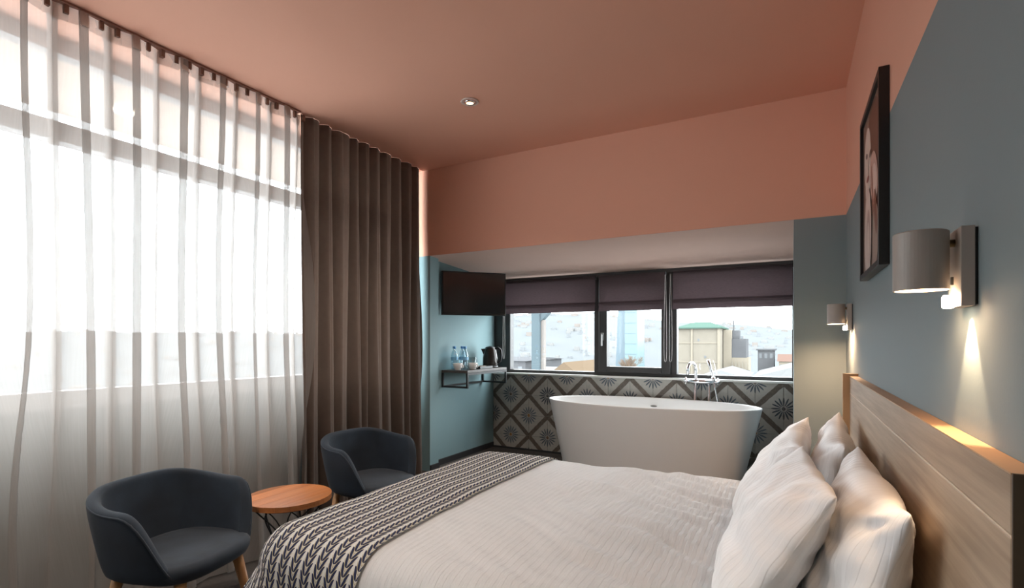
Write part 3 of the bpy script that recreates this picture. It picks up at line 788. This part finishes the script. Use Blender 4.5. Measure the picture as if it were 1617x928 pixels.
# ------------------------------------------------------------------ framed picture
pf = root('framed_picture', (XR, 2.185, CAM_Z + .237), 'deep black framed portrait print hanging on the blue and coral wall', 'picture')
pw, ph = .25, .610
for nm, y0, y1, z0, z1 in (('frame_side', -pw, -pw + .02, 0, ph), ('frame_side', pw - .02, pw, 0, ph), ('frame_rail', -pw + .02, pw - .02, 0, .02), ('frame_rail', -pw + .02, pw - .02, ph - .02, ph)):
    obj(nm, B(-.0287, -.0007, y0, y1, z0, z1, bev=.0008, seg=1), BLACKWOOD, pf)
bm = bmesh.new(); lay = [0]; pm = []
PWW, PHH = 2 * pw - .042, ph - .042
def pshape(pts, col, rough=.35):
    """flat printed shape; (u, v) with u from the sconce side to the window side, v upwards"""
    x = -.0185 - .00025 * lay[0]; lay[0] += 1
    pm.append(mat('print_ink', col, rough, var=.12, vscale=14))
    vs = [bm.verts.new((x, -pw + .021 + PWW * min(1, max(0, u)), .021 + PHH * min(1, max(0, v)))) for u, v in pts]
    bm.faces.new(vs).material_index = len(pm) - 1
def pell(cx, cy, rx, ry, rot, col):
    pshape([(cx + rx * math.cos(t) * math.cos(rot) - ry * math.sin(t) * math.sin(rot), cy + (rx * math.cos(t) * math.sin(rot) + ry * math.sin(t) * math.cos(rot)))
            for t in [2 * math.pi * k / 36 for k in range(36)]], col)
pshape([(0, 0), (1, 0), (1, 1), (0, 1)], (.22, .15, .12))
pell(.36, .80, .34, .20, .25, (.085, .036, .024)); pell(.22, .66, .20, .16, 0, (.085, .036, .024))
pell(.72, .72, .19, .20, -.1, (.74, .63, .56)); pell(.70, .55, .14, .10, 0, (.74, .63, .56))
pell(.76, .75, .055, .018, .2, (.05, .03, .026)); pell(.56, .72, .05, .018, -.2, (.05, .03, .026))
pell(.66, .66, .025, .06, .1, (.50, .38, .33)); pell(.68, .585, .075, .018, 0, (.30, .085, .07))
pell(.34, .52, .22, .15, .5, (.55, .37, .32)); pell(.30, .49, .15, .10, .5, (.74, .58, .52)); pell(.40, .45, .03, .17, -.25, (.22, .07, .04))
pell(.66, .22, .20, .30, .05, (.68, .55, .49)); pell(.62, .20, .10, .18, 0, (.44, .29, .25)); pell(.62, .16, .075, .14, 0, (.70, .56, .50))
pell(.24, .16, .15, .19, .3, (.36, .26, .21)); pell(.22, .30, .06, .15, -.4, (.19, .065, .04))
me = bpy.data.meshes.new('print'); bm.to_mesh(me); bm.free()
for x in pm: me.materials.append(x)
o = bpy.data.objects.new('print', me); C.objects.link(o); o.parent = pf
obj('backing_board', B(-.0180, -.0015, -pw + .021, pw - .021, .021, ph - .021), MATB, pf)

# ------------------------------------------------------------------ ceiling downlight, plus two added fill spots out of view
def downlight(x, y, label, pw_):
    t = root('downlight', (x, y, ZC), label, 'ceiling light', 'recessed ceiling spots')
    obj('trim_ring', lathe(bmesh.new(), [(.034, .0), (.052, -.001), (.054, -.004), (.046, -.007), (.036, -.004), (.034, .0)], n=40), mat('pink_white_trim', (.7, .55, .48), .4), t, smooth=True)
    obj('gimbal_ring', lathe(bmesh.new(), [(.022, -.003), (.033, -.002), (.033, -.010), (.024, -.014), (.022, -.003)], n=32), CHROME, t, smooth=True)
    obj('lamp', lathe(bmesh.new(), [(0, -.004), (.021, -.004), (.020, -.011), (0, -.012)], n=24), emit('warm_spot_lamp', (1, .74, .42), 1.2), t)
    l = bpy.data.lights.new('downlight_spot', 'SPOT'); l.energy = pw_; l.color = (1, .87, .74); l.spot_size = R(110); l.spot_blend = .7; l.shadow_soft_size = .03
    lo = bpy.data.objects.new('downlight_spot', l); C.objects.link(lo); lo.parent = t; lo.location = (0, 0, -.02)
downlight(-1.65, 2.523, 'recessed ceiling spot in the coral ceiling above the foot of the bed', 34)
downlight(-1.65, .4, 'added ceiling spot out of view brightening the near side of the room', 50)  # unseen fill spot, added to brighten the room
downlight(-.5, -.9, 'added ceiling spot out of view behind the camera', 50)  # second unseen spot, added for more interior light

# ------------------------------------------------------------------ outside
HAZEG = mat('dry_hillside', (.082, .086, .089), .9, var=.10, vscale=.035)
def hillpt(ang, r):
    # ridge height by direction: higher behind the alcove window, lower to the sides
    a = math.degrees(ang)
    rid = 8 + 20 * math.exp(-((a - 22) / 17) ** 2) + 3 * noise.noise((a * .12, 0, 0)) + 1.2 * noise.noise((a * .5, 2, 0))
    z = -28 + (rid + 28) * sstep(130, 520, r) + 2.0 * noise.noise((r * .02 * math.cos(ang), r * .02 * math.sin(ang), 1)) * sstep(130, 250, r)
    return z
def hill_fn(s, t):
    ang = R(-30 + 150 * s); r = 60 + 560 * t
    return Vector((-r * math.sin(ang), r * math.cos(ang), hillpt(ang, r)))
o = obj('hillside', grid(hill_fn, 110, 40), HAZEG, smooth=True, loc=(-200, 300, -28)); tag(o, 'pale hazy hillside with scattered houses far beyond the windows', 'hill', kind='structure')
o = obj('city_ground', B(-160, 60, 6.5, 160, -30, -28), mat('city_ground', (.2, .2, .2), .9, vscale=.1, var=.4)); tag(o, 'pale ground of the city below the window', 'ground', kind='structure')
bm = bmesh.new(); rg = random.Random(9)
for k in range(900):
    ang = R(rg.uniform(-12, 95)); r = rg.uniform(170, 500); z = hillpt(ang, r)
    s = rg.uniform(.9, 2.2); h = rg.uniform(.8, 2.6)
    x, y = -r * math.sin(ang), r * math.cos(ang)
    box(bm, x - s, x + s, y - s * .7, y + s * .7, z - 2, z + h, mi=rg.choice((0, 0, 1, 2)))
o = obj('hillside_houses', bm, [mat('far_house_white', (.150, .148, .145), .9), mat('far_house_grey', (.128, .133, .138), .9), mat('far_house_red', (.145, .128, .118), .9)], loc=(-200, 300, -20)); tag(o, 'hundreds of tiny pale houses on the distant hillside', 'houses', kind='stuff')

FAC = mat('beige_render', (.13, .115, .095), .9, var=.12, vscale=.8); FAC2 = mat('cream_render', (.155, .135, .108), .9, vscale=.5)
GREENR = mat('green_metal_roof', (.046, .072, .060), .7); GREYR = mat('grey_concrete', (.065, .065, .068), .9, vscale=.4, var=.2); WHITER = mat('white_roof_sheet', (.10, .10, .10), .8, vscale=.5)
REDR = mat('red_tile_roof', (.085, .055, .045), .9); BROWNR = mat('brown_roof', (.075, .055, .038), .9); GREENG = mat('mossy_roof_edge', (.13, .17, .08), .9); WINM = mat('dark_far_window', (.06, .065, .07), .4)
# beige block with green hipped roof
bb = root('apartment_building', (-13.9, 97, -28), 'beige concrete building with a green hipped roof outside the alcove window', 'building')
obj('wall', loc(B(-17.6, -10.7, 93.5, 103, -28, 3.45), bb), FAC, bb)
for z in (-6.5, -2.4, .9): obj('ledge', loc(B(-17.65, -10.65, 93.4, 93.5, z, z + .14), bb), FAC2, bb)
obj('pilaster', loc(B(-15.4, -15.1, 93.3, 93.5, -28, 3.45), bb), FAC2, bb); obj('pilaster', loc(B(-11.1, -10.7, 93.3, 93.5, -28, 3.45), bb), FAC2, bb)
for x, z in ((-14.3, 1.3), (-13.2, -1.6), (-12.4, -5)): obj('window', loc(B(x, x + .3, 93.45, 93.52, z, z + .4), bb), WINM, bb)
bm = bmesh.new(); x0, x1, y0, y1 = -18.0, -10.3, 93.0, 103.5
V = [bm.verts.new(p) for p in ((x0, y0, 3.45), (x1, y0, 3.45), (x1, y1, 3.45), (x0, y1, 3.45), (x0, y0, 3.65), (x1, y0, 3.65), (x1, y1, 3.65), (x0, y1, 3.65), (-15.5, 98, 4.75), (-12.8, 98, 4.75))]
for f in ((3, 2, 1, 0), (0, 1, 5, 4), (1, 2, 6, 5), (2, 3, 7, 6), (3, 0, 4, 7), (4, 5, 9, 8), (6, 7, 8, 9), (5, 6, 9), (7, 4, 8)): bm.faces.new([V[i] for i in f])
obj('roof', loc(bm, bb), GREENR, bb)
nb = root('apartment_building', (-8.6, 100, -28), 'stepped grey and cream block with an antenna beside the green roofed building', 'building')
obj('wall', loc(B(-10.6, -9.3, 97.5, 104, -28, 3.3), nb), FAC2, nb)
obj('upper_storey', loc(B(-9.3, -7.0, 98.2, 104, -1.6, 1.7), nb), GREYR, nb); obj('lower_storey', loc(B(-9.3, -6.6, 98.0, 104, -28, -1.6), nb), FAC2, nb)
obj('balcony', loc(B(-9.3, -6.4, 97.0, 98.0, -4.2, -3.7), nb), GREYR, nb)
for k in range(5): obj('baluster', loc(B(-9.2 + .55 * k, -9.0 + .55 * k, 97.0, 97.1, -3.7, -2.2), nb), FAC, nb)
obj('stair_tower', loc(B(-9.6, -8.2, 99, 102, 1.7, 3.2), nb), GREYR, nb)
obj('antenna', loc(cyl(bmesh.new(), (-9.1, 99.5, 3.2), (-9.1, 99.5, 5.0), .12, n=8), nb), GREYR, nb)
obj('water_tank', loc(B(-7.9, -7.4, 98.6, 99.2, 1.7, 2.2), nb), WINM, nb)
def house(name, x0, x1, y0, y1, ze, zr, wm, rm, label, axis='x', z0=-28, wins=0):
    r_ = root(name, ((x0 + x1) / 2, (y0 + y1) / 2, z0), label, 'building')
    obj('wall', loc(B(x0, x1, y0, y1, z0, ze), r_), wm, r_)
    o_ = .3
    if zr > ze + .3:
        if axis == 'x': bm = prism(bmesh.new(), [(y0 - o_, ze), (y1 + o_, ze), ((y0 + y1) / 2, zr)], 'x', x0 - o_, x1 + o_)
        else: bm = prism(bmesh.new(), [(x0 - o_, ze), (x1 + o_, ze), ((x0 + x1) / 2, zr)], 'y', y0 - o_, y1 + o_)
    else: bm = B(x0 - o_, x1 + o_, y0 - o_, y1 + o_, ze, zr)
    obj('roof', loc(bm, r_), rm, r_)
    for k in range(wins):
        xx = x0 + (x1 - x0) * (k + .5) / wins; obj('window', loc(B(xx - .25, xx + .25, y0 - .05, y0 + .02, ze - 1.6, ze - .6), r_), WINM, r_)
    return r_
house('house', -6.2, -3.2, 42, 50, -1.5, -.95, WHITER, WHITER, 'low white roofed house below the green roofed building', 'y')
house('house', -2.4, 2.5, 44, 54, -1.5, -.7, WHITER, WHITER, 'white gabled house close to the blue pier side', 'y', wins=3)
house('house', -6.2, -3.2, 118, 126, -.6, -.3, GREYR, GREYR, 'grey flat roofed house on the slope behind the white roofs', wins=3)
house('house', -2.2, 1.0, 112, 122, -2.6, -1.3, FAC2, REDR, 'cream house with a red tile roof behind the white roofs', wins=4)
house('house', 1.5, 6, 120, 128, -1.0, .3, FAC2, REDR, 'cream house with a red tile roof near the window edge', wins=3)
house('house', -30.5, -25.5, 50, 60, -.9, -.6, GREYR, GREYR, 'grey flat roofed house left of the steel post', wins=4)
house('house', -24.4, -21.5, 47, 56, -2.4, -1.5, GREYR, WHITER, 'grey house with a pale gable roof by the steel post', 'x')
house('house', -20.8, -17.6, 46, 56, -2.2, -.75, FAC, BROWNR, 'beige house with a brown gable roof and mossy edge', 'y')
house('house', -16.6, -14.5, 46, 53, -2.6, -1.9, FAC2, WHITER, 'cream house with white flat roof beside the brown gable')
# glass tower
gt = root('glass_tower', (-68, 250, -28), 'tall blue glass tower beyond the bare tree', 'tower')
TW = mat('blue_tower_glass', (.042, .068, .085), .35, var=.15, vscale=.1); TW2 = mat('pale_tower_glass', (.070, .112, .122), .35, var=.1, vscale=.1)
obj('side_face', loc(prism(bmesh.new(), [(-76.5, -28), (-71, -28), (-71, 62), (-72.5, 60), (-74.5, 20)], 'y', 246, 256), gt), TW, gt)
obj('front_face', loc(prism(bmesh.new(), [(-71, -28), (-64.5, -28), (-65.5, 60), (-71, 62)], 'y', 245, 258), gt), TW2, gt)
for z in range(-20, 60, 5): obj('floor_band', loc(B(-71, -65.4, 244.9, 245.0, z, z + .25), gt), TW, gt)
# bare tree
tr = root('bare_tree', (-12.65, 44.3, -28), 'bare orange twigged tree outside the middle pane', 'tree')
TWIG = mat('orange_twigs', (.10, .07, .05), .9); rt = random.Random(3)
bm = bmesh.new(); twb = bmesh.new()
def branch(b_, p, d, ln, r, lev):
    e = p + d * ln; mid = p + d * ln * .5 + Vector((rt.uniform(-.1, .1), rt.uniform(-.1, .1), 0)) * ln
    tube(b_ if lev < 3 else twb, [p, mid, e], [r, r * .8, r * .6], 5 if lev < 3 else 3)
    if lev >= 5: return
    for k in range(4 if lev > 0 else 6):
        nd = (d + Vector((rt.uniform(-.8, .8), rt.uniform(-.8, .8), rt.uniform(-.1, .5)))).normalized()
        branch(b_, p + d * ln * rt.uniform(.55, 1), nd, ln * rt.uniform(.55, .75), r * .55, lev + 1)
cyl(bm, (-12.65, 44.3, -28), (-12.65, 44.3, -3), .22, .12, 8)
branch(bm, Vector((-12.65, 44.3, -3.1)), Vector((0, 0, 1)), 1.35, .10, 0)
obj('trunk', loc(bm, tr), TWIG, tr); obj('twigs', loc(twb, tr), TWIG, tr)
# steel post with knee brace just outside the alcove window
sp = root('steel_post', (-3.04, 6.3, -3), 'grey steel post with knee brace just outside the alcove window', 'post')
obj('post', loc(B(-3.10, -2.98, 6.26, 6.40, -3, 2.6, bev=.005), sp), CONC, sp)
bm = prism(bmesh.new(), [(-2.98, 1.50), (-2.98, 1.63), (-2.55, 2.05), (-2.46, 2.0)], 'y', 6.28, 6.38); obj('knee_brace', loc(bm, sp), CONC, sp)
obj('flange', loc(B(-2.98, -2.93, 6.30, 6.36, -3, 1.52), sp), mat('pale_post_edge', (.12, .108, .10), .7), sp)
obj('post_base', loc(B(-3.3, -2.8, 6.1, 6.6, -28, -3), sp), GREYR, sp)
for nm in ('dry_hillside', 'city_ground', 'far_house_white', 'far_house_grey', 'far_house_red', 'beige_render', 'cream_render', 'green_metal_roof', 'grey_concrete', 'white_roof_sheet', 'red_tile_roof', 'brown_roof', 'orange_twigs', 'grey_steel_post', 'pale_post_edge'):
    bpy.data.materials[nm].node_tree.nodes['Principled BSDF'].inputs['Specular IOR Level'].default_value = 0
# canopy over the wide window
cn = root('canopy', (-3.5, 1.0, 2.62), 'pale canopy soffit outside above the wide window', 'canopy')
obj('soffit', loc(B(-3.96, -3.085, -2.5, 3.9, 2.63, 2.78), cn), mat('pale_soffit', (.45, .37, .32), .8, var=.02), cn)
obj('soffit_light', loc(lathe(bmesh.new(), [(0, 0), (.05, 0), (.055, .012), (0, .012)], (-3.55, 1.62, 2.612), 24), cn), emit('warm_soffit_lamp', (1, .9, .75), 12), cn)
